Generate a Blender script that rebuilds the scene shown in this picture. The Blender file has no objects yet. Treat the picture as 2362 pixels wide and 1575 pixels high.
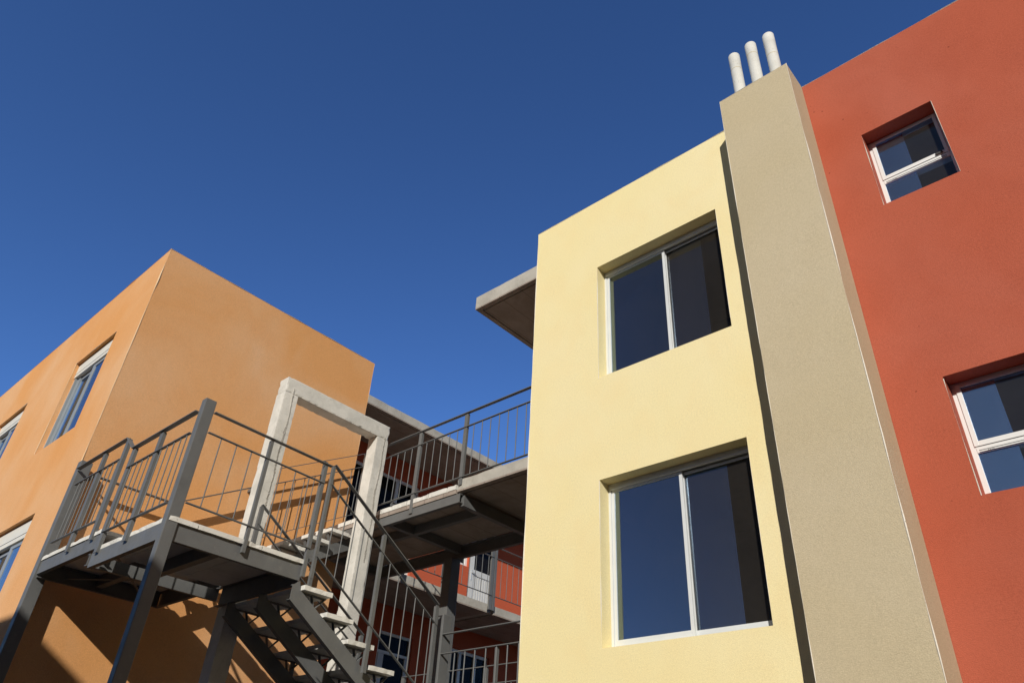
import bpy, bmesh, math, random
from mathutils import Vector, Matrix, noise
random.seed(4)
R = math.radians

# ------------------------------------------------------------------ camera
scene = bpy.context.scene
cd = bpy.data.cameras.new("camera"); cam = bpy.data.objects.new("camera", cd)
scene.collection.objects.link(cam)
cr, cdn, cf = (.66432251, -.74544927, .05459837), (.45560571, .34594848, -.82020917), (.59253611, .56975875, .56945231)
cam.matrix_world = Matrix(((cr[0], -cdn[0], -cf[0], 0), (cr[1], -cdn[1], -cf[1], 0), (cr[2], -cdn[2], -cf[2], 1.6), (0, 0, 0, 1)))
cd.sensor_width = 36; cd.sensor_fit = 'HORIZONTAL'; cd.lens = 25.92; cd.clip_end = 2000; cd.clip_start = .05
scene.camera = cam

# ------------------------------------------------------------------ sky, sun, exposure
SUN = Vector((-1, -.615, .59)).normalized()          # towards the sun
elev = math.asin(SUN.z); azim = math.atan2(SUN.x, SUN.y)
w = bpy.data.worlds.new("World"); scene.world = w; w.use_nodes = True
nt = w.node_tree; bg = nt.nodes['Background']
sky = nt.nodes.new('ShaderNodeTexSky'); sky.sky_type = 'NISHITA'; sky.sun_disc = False
sky.sun_elevation = elev; sky.sun_rotation = azim % (2 * math.pi)
sky.altitude = 1500; sky.air_density = 1.0; sky.dust_density = 0.1; sky.ozone_density = 3.0
# dry high pressure sky: deep saturated blue away from the sun, whiter towards it
geo = nt.nodes.new('ShaderNodeTexCoord')
dot = nt.nodes.new('ShaderNodeVectorMath'); dot.operation = 'DOT_PRODUCT'; dot.inputs[1].default_value = SUN
nt.links.new(geo.outputs['Generated'], dot.inputs[0])
mr = nt.nodes.new('ShaderNodeMapRange'); mr.interpolation_type = 'SMOOTHSTEP'
mr.inputs['From Min'].default_value = .1; mr.inputs['From Max'].default_value = .8
nt.links.new(dot.outputs['Value'], mr.inputs['Value'])
mc = nt.nodes.new('ShaderNodeMix'); mc.data_type = 'VECTOR'
mc.inputs[4].default_value = (1.25, 1.80, 2.72); mc.inputs[5].default_value = (.98, .75, .62)
nt.links.new(mr.outputs[0], mc.inputs[0])
hs = nt.nodes.new('ShaderNodeVectorMath'); hs.operation = 'MULTIPLY'
nt.links.new(sky.outputs[0], hs.inputs[0]); nt.links.new(mc.outputs[1], hs.inputs[1]); 
gm = nt.nodes.new('ShaderNodeGamma'); gm.inputs['Gamma'].default_value = 1.16; nt.links.new(hs.outputs[0], gm.inputs['Color'])
h2 = nt.nodes.new('ShaderNodeVectorMath'); h2.operation = 'MULTIPLY'; h2.inputs[1].default_value = (1.10, .97, .80)
nt.links.new(gm.outputs[0], h2.inputs[0]); nt.links.new(h2.outputs[0], bg.inputs['Color'])
bg.inputs['Strength'].default_value = 0.05
sl = bpy.data.lights.new("sun", 'SUN'); sl.energy = 4.2; sl.angle = R(.5); sl.color = (1.0, .955, .885)
so = bpy.data.objects.new("sun", sl); scene.collection.objects.link(so)
so.rotation_euler = SUN.to_track_quat('Z', 'Y').to_euler(); so.location = (-20, -14, 30)
scene.view_settings.view_transform = 'Standard'; scene.view_settings.look = 'None'
scene.view_settings.exposure = 0; scene.view_settings.gamma = 1; scene.view_settings.use_curve_mapping = False
scene.render.engine = 'CYCLES'
scene.cycles.max_bounces = 8

# ------------------------------------------------------------------ materials
def newmat(name):
    m = bpy.data.materials.new(name); m.use_nodes = True
    n = m.node_tree; return m, n, n.nodes['Principled BSDF']
def N(n, t, **k):
    x = n.nodes.new(t)
    for a, b in k.items():
        if a in x.inputs: x.inputs[a].default_value = b
        else: setattr(x, a, b)
    return x
def coords(n):
    return N(n, 'ShaderNodeTexCoord').outputs['Object']
def noise_tex(n, co, scale, detail=4, rough=.55, dist=0):
    t = N(n, 'ShaderNodeTexNoise', Scale=scale, Detail=detail, Roughness=rough, Distortion=dist)
    n.links.new(co, t.inputs['Vector']); return t.outputs['Fac']
def ramp(n, fac, p0, c0, p1, c1):
    r = n.nodes.new('ShaderNodeValToRGB'); e = r.color_ramp.elements
    e[0].position = p0; e[0].color = (*c0, 1) if len(c0) == 3 else c0
    e[1].position = p1; e[1].color = (*c1, 1) if len(c1) == 3 else c1
    n.links.new(fac, r.inputs[0]); return r.outputs[0]
def mix(n, fac, a, b, mode='MIX'):
    m = n.nodes.new('ShaderNodeMix'); m.data_type = 'RGBA'; m.blend_type = mode
    for s, v in ((0, fac), (6, a), (7, b)):
        if hasattr(v, 'is_output'): n.links.new(v, m.inputs[s])
        else: m.inputs[s].default_value = v if s == 0 else (*v, 1)
    return m.outputs[2]
def bump(n, h, strength, dist, prev=None):
    b = N(n, 'ShaderNodeBump', Strength=strength, Distance=dist); n.links.new(h, b.inputs['Height'])
    if prev is not None: n.links.new(prev, b.inputs['Normal'])
    return b.outputs[0]

def stucco(name, col, fade, dark, fade_amt=.5, grain=60, bstr=.5, pits=0., speck=.93):
    """float finished render: fine sand grain, trowel undulation, faded cloudy patches"""
    m, n, p = newmat(name); co = coords(n)
    big = noise_tex(n, co, .55, 5, .5, .6)
    mp = N(n, 'ShaderNodeMapping'); mp.inputs['Scale'].default_value = (1, 1, .75)
    n.links.new(co, mp.inputs[0])
    streak = noise_tex(n, mp.outputs[0], 1.7, 6, .6, .4)
    c = mix(n, ramp(n, big, .38, (0, 0, 0), .68, (fade_amt,) * 3), col, fade)
    c = mix(n, ramp(n, streak, .45, (0, 0, 0), .85, (.5,) * 3), c, dark)
    fine = noise_tex(n, co, grain * 2.4, 2, .7)
    c = mix(n, 1.0, c, ramp(n, fine, .3, (.9, .9, .9), .7, (1.08, 1.08, 1.08)), 'MULTIPLY')
    sand = noise_tex(n, co, 48, 3, .8)
    c = mix(n, ramp(n, noise_tex(n, co, 2.4, 4, .6, .8), .3, (.25,) * 3, .7, (1, 1, 1)), c, mix(n, 1.0, c, ramp(n, sand, .32, (speck * .97,) * 3, .62, (1.04,) * 3), 'MULTIPLY'))
    if pits:
        v = N(n, 'ShaderNodeTexVoronoi', Scale=7.0); n.links.new(co, v.inputs['Vector'])
        pm = noise_tex(n, co, 3.1, 2)
        mm = N(n, 'ShaderNodeMath', operation='MULTIPLY'); 
        n.links.new(ramp(n, v.outputs['Distance'], .02, (1, 1, 1), .075, (0, 0, 0)), mm.inputs[0])
        n.links.new(ramp(n, pm, .52, (0, 0, 0), .6, (pits,) * 3), mm.inputs[1])
        c = mix(n, mm.outputs[0], c, tuple(x * .35 for x in dark))
    n.links.new(c, p.inputs['Base Color'])
    b = bump(n, noise_tex(n, co, 1.3, 3), .25, .03)
    b = bump(n, noise_tex(n, co, grain * 1.5, 3, .75), bstr, .005, b)
    b = bump(n, fine, bstr * .6, .003, b)
    n.links.new(b, p.inputs['Normal']); p.inputs['Roughness'].default_value = .95
    p.inputs['Specular IOR Level'].default_value = .15
    return m
M_yel = stucco('yellow_render', (.84, .72, .39), (.855, .75, .46), (.83, .64, .31), .6, 55, .45)
M_tan = stucco('sand_render', (.545, .455, .295), (.58, .495, .35), (.51, .42, .265), .6, 65, .8, 0, .90)
M_red = stucco('terracotta_render', (.46, .108, .058), (.48, .132, .082), (.385, .082, .043), .8, 70, .9, .95, .86)
M_ora = stucco('orange_render', (.73, .355, .13), (.755, .455, .245), (.69, .31, .10), .85, 60, .8, 0, .91)
M_gal = stucco('rust_red_render', (.50, .10, .045), (.52, .13, .07), (.42, .08, .035), .5, 60, .3)
M_opp = stucco('cream_render', (.30, .26, .20), (.33, .29, .24), (.25, .21, .16), .5, 50, .3)

def concrete(name, col, dark, stain, seam=None, bstr=.5, board=False):
    m, n, p = newmat(name); co = coords(n)
    a = noise_tex(n, co, 2.6, 8, .65, .5)
    c = mix(n, ramp(n, a, .38, (0, 0, 0), .66, (1, 1, 1)), col, dark)
    s = noise_tex(n, co, 9, 6, .7, 1.5)
    c = mix(n, ramp(n, s, .56, (0, 0, 0), .72, (.55,) * 3), c, stain)
    v = N(n, 'ShaderNodeTexVoronoi', Scale=38.0); n.links.new(co, v.inputs['Vector'])
    hole = ramp(n, v.outputs['Distance'], .05, (1, 1, 1), .16, (0, 0, 0))
    hm = N(n, 'ShaderNodeMath', operation='MULTIPLY'); n.links.new(hole, hm.inputs[0])
    n.links.new(ramp(n, noise_tex(n, co, 5.5, 3), .55, (0, 0, 0), .62, (1, 1, 1)), hm.inputs[1])
    c = mix(n, hm.outputs[0], c, tuple(x * .3 for x in dark))
    b = bump(n, noise_tex(n, co, 24, 6, .7), bstr, .008)
    b = bump(n, noise_tex(n, co, 120, 3, .7), bstr * .6, .003, b)
    inv = N(n, 'ShaderNodeMath', operation='SUBTRACT'); inv.inputs[0].default_value = 1; n.links.new(hm.outputs[0], inv.inputs[1])
    b = bump(n, inv.outputs[0], .8, .006, b)
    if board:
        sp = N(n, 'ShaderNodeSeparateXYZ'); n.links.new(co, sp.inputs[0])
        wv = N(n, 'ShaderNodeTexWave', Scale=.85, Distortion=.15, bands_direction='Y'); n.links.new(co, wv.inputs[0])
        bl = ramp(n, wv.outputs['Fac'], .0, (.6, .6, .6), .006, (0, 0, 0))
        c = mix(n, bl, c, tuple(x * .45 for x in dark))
    n.links.new(c, p.inputs['Base Color']); n.links.new(b, p.inputs['Normal'])
    p.inputs['Roughness'].default_value = .9; p.inputs['Specular IOR Level'].default_value = .25
    return m
M_con = concrete('weathered_white_concrete', (.72, .69, .62), (.56, .54, .48), (.45, .43, .37), None, .7)
M_void = concrete('honeycombed_concrete', (.50, .47, .41), (.34, .31, .26), (.24, .22, .18), None, 1.0)
M_slab = concrete('grey_slab_concrete', (.47, .44, .38), (.37, .345, .295), (.30, .27, .22), None, .5)
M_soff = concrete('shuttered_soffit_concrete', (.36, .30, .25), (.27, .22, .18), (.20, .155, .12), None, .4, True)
M_trd = concrete('precast_white_concrete', (.74, .72, .66), (.62, .60, .54), (.46, .44, .39), None, .4)
M_ring = concrete('stained_joint', (.58, .52, .38), (.5, .44, .3), (.42, .36, .24), None, .3)
M_pipe = concrete('fibre_cement', (.70, .69, .64), (.62, .61, .56), (.54, .49, .39), None, .2)

def paint(name, col, rough=.45, metal=0., var=.12, bs=.08, dirt=None):
    m, n, p = newmat(name); co = coords(n)
    a = noise_tex(n, co, 3.5, 6, .65, .3)
    c = mix(n, ramp(n, a, .35, (0, 0, 0), .7, (1, 1, 1)), col, tuple(x * (1 - var) for x in col))
    if dirt:
        c = mix(n, ramp(n, noise_tex(n, co, 14, 5, .7), .6, (0, 0, 0), .75, (.7,) * 3), c, dirt)
    n.links.new(c, p.inputs['Base Color'])
    n.links.new(ramp(n, noise_tex(n, co, 11, 4), .3, (rough - .07,) * 3, .7, (rough + .1,) * 3), p.inputs['Roughness'])
    n.links.new(bump(n, noise_tex(n, co, 40, 4), bs, .003), p.inputs['Normal'])
    p.inputs['Metallic'].default_value = metal
    return m
M_steel = paint('grey_painted_steel', (.140, .142, .138), .55, 0, .2, .12, (.20, .19, .175))
M_white = paint('white_lacquered_aluminium', (.80, .80, .77), .4, 0, .06, .03)
M_alu = paint('silver_aluminium', (.62, .64, .64), .38, .25, .08, .03)
M_lite = paint('pale_anodised_aluminium', (.70, .72, .71), .4, .05, .08, .03)
M_galu = paint('grey_aluminium', (.30, .33, .35), .45, .1, .1, .03)
M_shut = paint('cream_shutter_box', (.76, .73, .63), .45, 0, .06, .03)
M_dark = paint('dark_gasket', (.03, .028, .026), .6, 0, .2, .05)
M_bead = concrete('pale_corner_bead', (.80, .76, .66), (.68, .62, .5), (.5, .4, .3), None, .9)
M_door = paint('white_ribbed_door', (.62, .62, .60), .45, 0, .08, .05)
M_room = paint('interior_plaster', (.55, .49, .40), .9, 0, .2, .05)
M_brown = paint('brown_blind', (.34, .17, .09), .8, 0, .2, .05)
M_roofing = concrete('gravel_roofing', (.30, .28, .25), (.22, .21, .19), (.17, .16, .14))

def glass(name, refl, tint, rough=.0, gc=(.95, .95, .93), haze=.017):
    m, n, p = newmat(name); n.nodes.remove(p); out = n.nodes['Material Output']
    g = N(n, 'ShaderNodeBsdfGlossy', Roughness=rough); g.inputs['Color'].default_value = (*gc, 1); co = None
    t = N(n, 'ShaderNodeBsdfTransparent'); t.inputs['Color'].default_value = (*tint, 1)
    lw = N(n, 'ShaderNodeLayerWeight', Blend=.25)
    mr = N(n, 'ShaderNodeMapRange'); mr.inputs['To Min'].default_value = refl; mr.inputs['To Max'].default_value = 1.0
    n.links.new(lw.outputs['Fresnel'], mr.inputs['Value'])
    wob = bump(n, noise_tex(n, coords(n), .9, 2), .02, .02)
    n.links.new(wob, g.inputs['Normal'])
    ms = n.nodes.new('ShaderNodeMixShader'); n.links.new(mr.outputs[0], ms.inputs[0])
    n.links.new(t.outputs[0], ms.inputs[1]); n.links.new(g.outputs[0], ms.inputs[2]); # uneven grey haze put into the glass colour to lift its darks
    df = N(n, 'ShaderNodeBsdfDiffuse'); df.inputs['Color'].default_value = (.62, .54, .46, 1)
    co = coords(n); dm = ramp(n, noise_tex(n, co, 2.2, 6, .65, .8), .3, (haze * .8,) * 3, .75, (haze * 1.15,) * 3)
    m2 = n.nodes.new('ShaderNodeMixShader'); n.links.new(dm, m2.inputs[0]); n.links.new(ms.outputs[0], m2.inputs[1]); n.links.new(df.outputs[0], m2.inputs[2])
    n.links.new(m2.outputs[0], out.inputs[0])
    return m
G_yel = glass('tinted_window_glass', .30, (.3, .3, .3), 0, (.60, .80, 1.0))
G_yel2 = glass('plain_window_glass', .0, (.8, .8, .8), 0, (.4, .4, .4))  # gloss colour dimmed so the strip by the jamb stays dark
G_reflect = glass('sky_reflection_sheet', .50, (.3, .3, .3), 0, (.5, .72, 1.0))  # added sheet: blue of the sky reflection is put into its gloss colour
G_red = glass('clear_window_glass', .04, (.92, .95, 1), 0, (.45, .70, 1.0))
G_mirror = glass('bright_reflection_sheet', .97, (.25, .26, .28), 0, (.50, .78, 1.0))  # for added sheets that carry the brighter blue reflection in their colour
M_obead = concrete('pale_orange_arris', (.80, .58, .36), (.74, .50, .28), (.66, .42, .2), None, .9)
G_gal = glass('gallery_window_glass', .0, (.35, .36, .38), 0, (.2, .2, .2))
G_ora = glass('pale_window_glass', .42, (.7, .75, .8))

m, n, p = newmat('asphalt_and_dust'); co = coords(n)
c = mix(n, ramp(n, noise_tex(n, co, .4, 8, .6), .35, (0, 0, 0), .65, (1, 1, 1)), (.040, .038, .036), (.062, .056, .048))
c = mix(n, ramp(n, noise_tex(n, co, 60, 4, .8), .45, (0, 0, 0), .7, (.6,) * 3), c, (.14, .13, .12))
n.links.new(c, p.inputs['Base Color']); n.links.new(bump(n, noise_tex(n, co, 80, 5, .8), .6, .01), p.inputs['Normal'])
p.inputs['Roughness'].default_value = .95; M_ground = m

# ------------------------------------------------------------------ object helpers
COL = scene.collection
def thing(name, label, cat, loc=(0, 0, 0), group=None):
    o = bpy.data.objects.new(name, None); COL.objects.link(o); o.location = loc; o.empty_display_size = .3
    o['label'] = label; o['category'] = cat
    group = group or {'house': 'rendered houses round the courtyard', 'railing': 'grey steel railings', 'footbridge': 'steel footbridges between the houses'}.get(cat)
    if group: o['group'] = group
    return o
def root_loc(p):
    v = Vector((0, 0, 0))
    while p is not None: v += p.location; p = p.parent
    return v
def link(name, me, mat, parent, label=None):
    """mesh data is in world coordinates; it is shifted so that the part sits in its parent's frame"""
    o = bpy.data.objects.new(name, me); COL.objects.link(o)
    if parent is not None:
        me.transform(Matrix.Translation(-root_loc(parent))); o.parent = parent
    if mat: me.materials.append(mat)
    if label: o['label'] = label
    return o
class MB:
    def __init__(s): s.v = []; s.f = []
    def quad(s, a, b, c, d):
        i = len(s.v); s.v += [tuple(a), tuple(b), tuple(c), tuple(d)]; s.f.append((i, i + 1, i + 2, i + 3))
    def hexa(s, P):
        i = len(s.v); s.v += [tuple(p) for p in P]
        for f in ((0, 3, 2, 1), (4, 5, 6, 7), (0, 1, 5, 4), (1, 2, 6, 5), (2, 3, 7, 6), (3, 0, 4, 7)):
            s.f.append(tuple(i + k for k in f))
        return s
    def box(s, x0, x1, y0, y1, z0, z1):
        return s.hexa([(x0, y0, z0), (x1, y0, z0), (x1, y1, z0), (x0, y1, z0), (x0, y0, z1), (x1, y0, z1), (x1, y1, z1), (x0, y1, z1)])
    def bar(s, a, b, w, h, up=(0, 0, 1)):
        """bar from a to b, w wide across, h high"""
        a = Vector(a); b = Vector(b); d = (b - a).normalized(); u = Vector(up)
        side = d.cross(u)
        if side.length < 1e-4: side = d.cross(Vector((1, 0, 0)))
        side.normalize(); u = side.cross(d).normalized()
        P = []
        for e in (a, b):
            for sx, sy in ((-1, -1), (1, -1), (1, 1), (-1, 1)): P.append(e + side * sx * w / 2 + u * sy * h / 2)
        return s.hexa(P)
    def rod(s, a, b, r, n=8, r2=None, caps=True):
        a = Vector(a); b = Vector(b); d = (b - a).normalized()
        q = Vector((1, 0, 0)) if abs(d.x) < .9 else Vector((0, 1, 0))
        u = d.cross(q).normalized(); t = d.cross(u); i = len(s.v); r2 = r if r2 is None else r2
        for e, rr in ((a, r), (b, r2)):
            for k in range(n):
                an = 2 * math.pi * k / n; s.v.append(tuple(e + u * math.cos(an) * rr + t * math.sin(an) * rr))
        for k in range(n): s.f.append((i + k, i + (k + 1) % n, i + n + (k + 1) % n, i + n + k))
        if caps: s.f.append(tuple(i + k for k in reversed(range(n)))); s.f.append(tuple(i + n + k for k in range(n)))
        return s
    def prism(s, pts, axis, a0, a1):
        """pts: 2D outline in the two other axes (x,z for axis y; y,z for axis x)"""
        i = len(s.v); n = len(pts)
        for a in (a0, a1):
            for p, z in pts: s.v.append((p, a, z) if axis == 'y' else (a, p, z))
        s.f.append(tuple(i + k for k in range(n))); s.f.append(tuple(i + n + k for k in reversed(range(n))))
        for k in range(n): s.f.append((i + k, i + n + k, i + n + (k + 1) % n, i + (k + 1) % n))
        return s
    def mesh(s, name, bevel=0, merge=False):
        me = bpy.data.meshes.new(name); me.from_pydata(s.v, [], s.f)
        bm = bmesh.new(); bm.from_mesh(me)
        if merge: bmesh.ops.remove_doubles(bm, verts=bm.verts, dist=1e-5)
        bmesh.ops.recalc_face_normals(bm, faces=bm.faces)
        if bevel:
            es = [e for e in bm.edges if len(e.link_faces) == 2 and e.calc_face_angle(0) > .5]
            bmesh.ops.bevel(bm, geom=es, offset=bevel, segments=2, affect='EDGES', profile=.6)
        bm.to_mesh(me); bm.free(); return me
    def build(s, name, mat, parent, bevel=0, label=None, merge=False, smooth=False):
        me = s.mesh(name, bevel, merge)
        if smooth: me.shade_smooth()
        return link(name, me, mat, parent, label)
def rough_box(x0, x1, y0, y1, z0, z1, step=.06, amp=.004, chip=.012, seed=0):
    """cast block with softly irregular arrises"""
    bm = bmesh.new(); ks = {}
    n = [max(1, min(260, round((b - a) / step))) for a, b in ((x0, x1), (y0, y1), (z0, z1))]
    def vert(i, j, k):
        if (i, j, k) in ks: return ks[(i, j, k)]
        p = Vector((x0 + (x1 - x0) * i / n[0], y0 + (y1 - y0) * j / n[1], z0 + (z1 - z0) * k / n[2]))
        c = Vector(((x0 + x1) / 2, (y0 + y1) / 2, (z0 + z1) / 2)); e = [i in (0, n[0]), j in (0, n[1]), k in (0, n[2])]
        d = noise.noise_vector(p * 2.3 + Vector((seed, 0, 0))) * amp * .5 + noise.noise_vector(p * 13 + Vector((seed, 0, 0))) * amp * .18
        if sum(e) >= 2:
            a = chip * (.18 + max(0, noise.noise(p * 15 + Vector((0, seed, 3))) - .12) * 1.8)
            for q in range(3):
                if e[q]: d[q] += a * (1 if c[q] > p[q] else -1)
        v = bm.verts.new(p + d); ks[(i, j, k)] = v; return v
    def face(*q):
        try: bm.faces.new([vert(*a) for a in q])
        except ValueError: pass
    for i in range(n[0]):
        for j in range(n[1]):
            for k in (0, n[2]): face((i, j, k), (i + 1, j, k), (i + 1, j + 1, k), (i, j + 1, k))
    for i in range(n[0]):
        for k in range(n[2]):
            for j in (0, n[1]): face((i, j, k), (i + 1, j, k), (i + 1, j, k + 1), (i, j, k + 1))
    for j in range(n[1]):
        for k in range(n[2]):
            for i in (0, n[0]): face((i, j, k), (i, j + 1, k), (i, j + 1, k + 1), (i, j, k + 1))
    bmesh.ops.recalc_face_normals(bm, faces=bm.faces)
    me = bpy.data.meshes.new('rough'); bm.to_mesh(me); bm.free(); return me
def rough(name, mat, parent, *a, **k):
    label = k.pop('label', None); me = rough_box(*a, **k); me.name = name
    return link(name, me, mat, parent, label)

def panel(mb, axis, p0, p1, u0, u1, z0, z1, holes):
    """wall slab between planes p0 and p1 of an axis with rectangular openings (u0,u1,z0,z1)"""
    us = sorted({u0, u1, *[h[0] for h in holes], *[h[1] for h in holes]}); zs = sorted({z0, z1, *[h[2] for h in holes], *[h[3] for h in holes]})
    P = (lambda p, u, z: (p, u, z)) if axis == 'x' else (lambda p, u, z: (u, p, z))
    def solid(i, k):
        if i < 0 or k < 0 or i >= len(us) - 1 or k >= len(zs) - 1: return False
        cu, cz = (us[i] + us[i + 1]) / 2, (zs[k] + zs[k + 1]) / 2
        return not any(h[0] < cu < h[1] and h[2] < cz < h[3] for h in holes)
    for i in range(len(us) - 1):
        for k in range(len(zs) - 1):
            if not solid(i, k): continue
            a, b, c, d = us[i], us[i + 1], zs[k], zs[k + 1]
            for p in (p0, p1): mb.quad(P(p, a, c), P(p, b, c), P(p, b, d), P(p, a, d))
            if not solid(i - 1, k): mb.quad(P(p0, a, c), P(p1, a, c), P(p1, a, d), P(p0, a, d))
            if not solid(i + 1, k): mb.quad(P(p0, b, c), P(p1, b, c), P(p1, b, d), P(p0, b, d))
            if not solid(i, k - 1): mb.quad(P(p0, a, c), P(p1, a, c), P(p1, b, c), P(p0, b, c))
            if not solid(i, k + 1): mb.quad(P(p0, a, d), P(p1, a, d), P(p1, b, d), P(p0, b, d))

def bead(name, parent, a, b, w=.006, amp=.004, gaps=.35, seed=0, mat=None):
    """exposed corner bead: one thin line of pale plaster whose width comes and goes"""
    a = Vector(a); b = Vector(b); L = (b - a).length; n = max(6, int(L / .05)); mb = MB(); d = (b - a) / n
    dn = d.normalized(); u = dn.orthogonal().normalized(); t2 = dn.cross(u)
    for i in range(n + 1):
        q = a + d * i; t = noise.noise(q * 2.3 + Vector((seed, 0, 0))) + .5
        ww = w * .5 * max(.12, (t - gaps) * 1.6 + .25) if gaps > -.3 else w * .5
        q = q + noise.noise_vector(q * 6) * amp * .35
        for sx, sy in ((1, 1), (-1, 1), (-1, -1), (1, -1)): mb.v.append(tuple(q + (u * sx + t2 * sy) * ww))
    for i in range(n):
        for k in range(4): mb.f.append((i * 4 + k, i * 4 + (k + 1) % 4, i * 4 + 4 + (k + 1) % 4, i * 4 + 4 + k))
    mb.f.append((0, 1, 2, 3)); mb.f.append(tuple(n * 4 + k for k in (3, 2, 1, 0)))
    return mb.build(name, mat or M_bead, parent)

# ------------------------------------------------------------------ ground
g = MB(); g.box(-250, 250, -250, 250, -.5, 0)
go = g.build('ground', M_ground, None); go['kind'] = 'structure'
g = MB(); g.box(2.4, 5.2, -14, 9.6, .004, .12)
go = g.build('pavement', M_slab, None, .01); go['kind'] = 'structure'

# ------------------------------------------------------------------ windows of the yellow and red houses (in planes x = const)
def frame_x(mb, x0, x1, ya, yb, za, zb, wl, wr=None, wb=None, wt=None):
    wr = wl if wr is None else wr; wb = wl if wb is None else wb; wt = wl if wt is None else wt
    mb.box(x0, x1, ya, ya + wr, za, zb); mb.box(x0, x1, yb - wl, yb, za, zb)
    mb.box(x0 + .001, x1 - .001, ya + wr, yb - wl, za, za + wb); mb.box(x0 + .001, x1 - .001, ya + wr, yb - wl, zb - wt, zb)

def yellow_window(par, ya, yb, za, zb):
    fx = 6.16
    f = MB(); frame_x(f, fx, fx + .10, ya, yb, za, zb, .03, .03, .04, .04)
    f.box(fx - .012, fx + .02, ya + .03, yb - .03, zb - .068, zb - .041)         # sliding tracks
    fr = f.build('window', M_lite, par, .002)
    ym = ya + .81                                                                # meeting stile
    a = MB(); frame_x(a, fx + .012, fx + .040, ym, yb - .031, za + .041, zb - .069, .036, .034, .06, .03)
    s1 = a.build('sash', M_lite, fr, .002)
    a = MB(); frame_x(a, fx + .052, fx + .08, ya + .031, ym + .03, za + .041, zb - .069, .03, .014, .06, .028)
    s2 = a.build('sash', M_lite, fr, .002)
    MB().box(fx + .022, fx + .028, ym + .035, yb - .068, za + .102, zb - .10).build('pane', G_yel, s1)
    MB().box(fx + .062, fx + .068, ya + .046, ym - .002, za + .102, zb - .098).build('pane', G_yel2, s2)
    MB().box(fx + .069, fx + .071, ya + .34, ym - .003, za + .103, zb - .099).build('reflection_sheet', G_reflect, s2)  # added sheet makes the sky reflection, leaving a dark strip by the jamb
    MB().box(fx + .03, fx + .050, ya + .032, yb - .032, za + .0405, za + .046).build('gasket', M_dark, fr)
    return fr
def red_window(par, ya, yb, za, zb, split, n=0):
    fx = 6.168
    f = MB(); frame_x(f, fx, fx + .09, ya, yb, za, zb, .04, .03, .035, .03)
    f.box(fx - .004, fx + .086, ya + .03, yb - .04, split - .04, split + .01)
    fr = f.build('window', M_white, par, .002)
    a = MB(); frame_x(a, fx - .010, fx + .04, ya + .024, yb - .034, split + .014, zb - .024, .036, .030, .042, .026)
    s = a.build('sash', M_white, fr, .002, label='tilting upper sash')
    q = MB(); q.box(fx + .000, fx + .006, ya + .055, yb - .071, split + .057, zb - .051).build('pane', G_red, s)
    q = MB(); q.box(fx + .010, fx + .016, ya + .031, yb - .041, za + .036, split - .041).build('pane', G_red, fr)
    # added mirror sheets give only the left part a brighter sky reflection
    q = MB(); q.box(fx + .0075, fx + .0105, .592, yb - .071, split + .057, zb - .051).build('mirror_sheet', G_mirror, fr)
    q = MB(); q.box(fx + .0175, fx + .0205, .590, yb - .041, za + .036, split - .041).build('mirror_sheet', G_mirror, fr)
    b = MB()
    for k in range(4): b.rod((fx - .003, yb - .12 - .012 * k, split - .03), (fx - .007, yb - .12 - .012 * k, split - .03), .0028, 8)
    b.build('drain_hole', M_dark, fr)
    MB().box(fx - .020, fx - .0141, ya + .075, ya + .14, split + .022, split + .045).build('latch', M_dark, s)
    d = MB()
    for z in (split + .0125, split - .02, split - .036): d.box(fx - .0065, fx - .0042, ya + .057, yb - .057, z - .0018, z + .0018)
    d.build('gasket', M_dark, fr)
    return fr

TOP = 9.12
# yellow house: x 6..14, y 1.8..5.37
yh = thing('house', 'pale yellow rendered house with two wide sliding windows and grey eaves slab', 'house', (6, 3.6, 0))
w1 = (2.615, 4.32, 6.235, 7.93); w2 = (2.625, 4.33, 3.235, 4.945)
mb = MB(); panel(mb, 'x', 6.0, 6.32, 1.8, 5.37, 0, TOP, [w1, w2])
mb.box(6.32, 13, 1.8, 2.02, 0, TOP); mb.box(6.32, 13, 5.15, 5.37, 0, TOP); mb.box(12.8, 13, 2.02, 5.15, 0, TOP)
mb.build('wall', M_yel, yh, merge=True)
mb = MB(); mb.box(6.32, 12.8, 2.02, 5.15, 8.55, 8.75); mb.box(6.32, 12.8, 2.02, 5.15, 5.2, 5.45); mb.box(6.32, 12.8, 2.02, 5.15, 2.2, 2.45)
mb.build('floor_slab', M_room, yh)
mb = MB(); mb.box(8.8, 8.9, 2.02, 5.15, 2.45, 5.2); mb.box(8.8, 8.9, 2.02, 5.15, 5.45, 8.55); mb.build('partition', M_room, yh)
yellow_window(yh, *w1); yellow_window(yh, *w2)
for (a, b, c, d), s in ((w1, 1), (w2, 9)):
    bead('corner_bead', yh, (5.999, b + .001, c - .01), (5.999, b + .001, d - .01), .006, .004, .1, s)
    bead('corner_bead', yh, (5.999, a - .001, c + .1), (5.999, a - .001, d + .002), .004, .002, .3, s + 4)
bead('corner_bead', yh, (6.0, 5.37, .2), (6.0, 5.37, TOP), .007, .004, .2, 3)
bead('parapet_edge', yh, (6.0, 1.9, TOP), (6.0, 5.37, TOP), .010, .005, .2, 5)  # pale strip paints in the bright highlight along the roof edge

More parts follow.
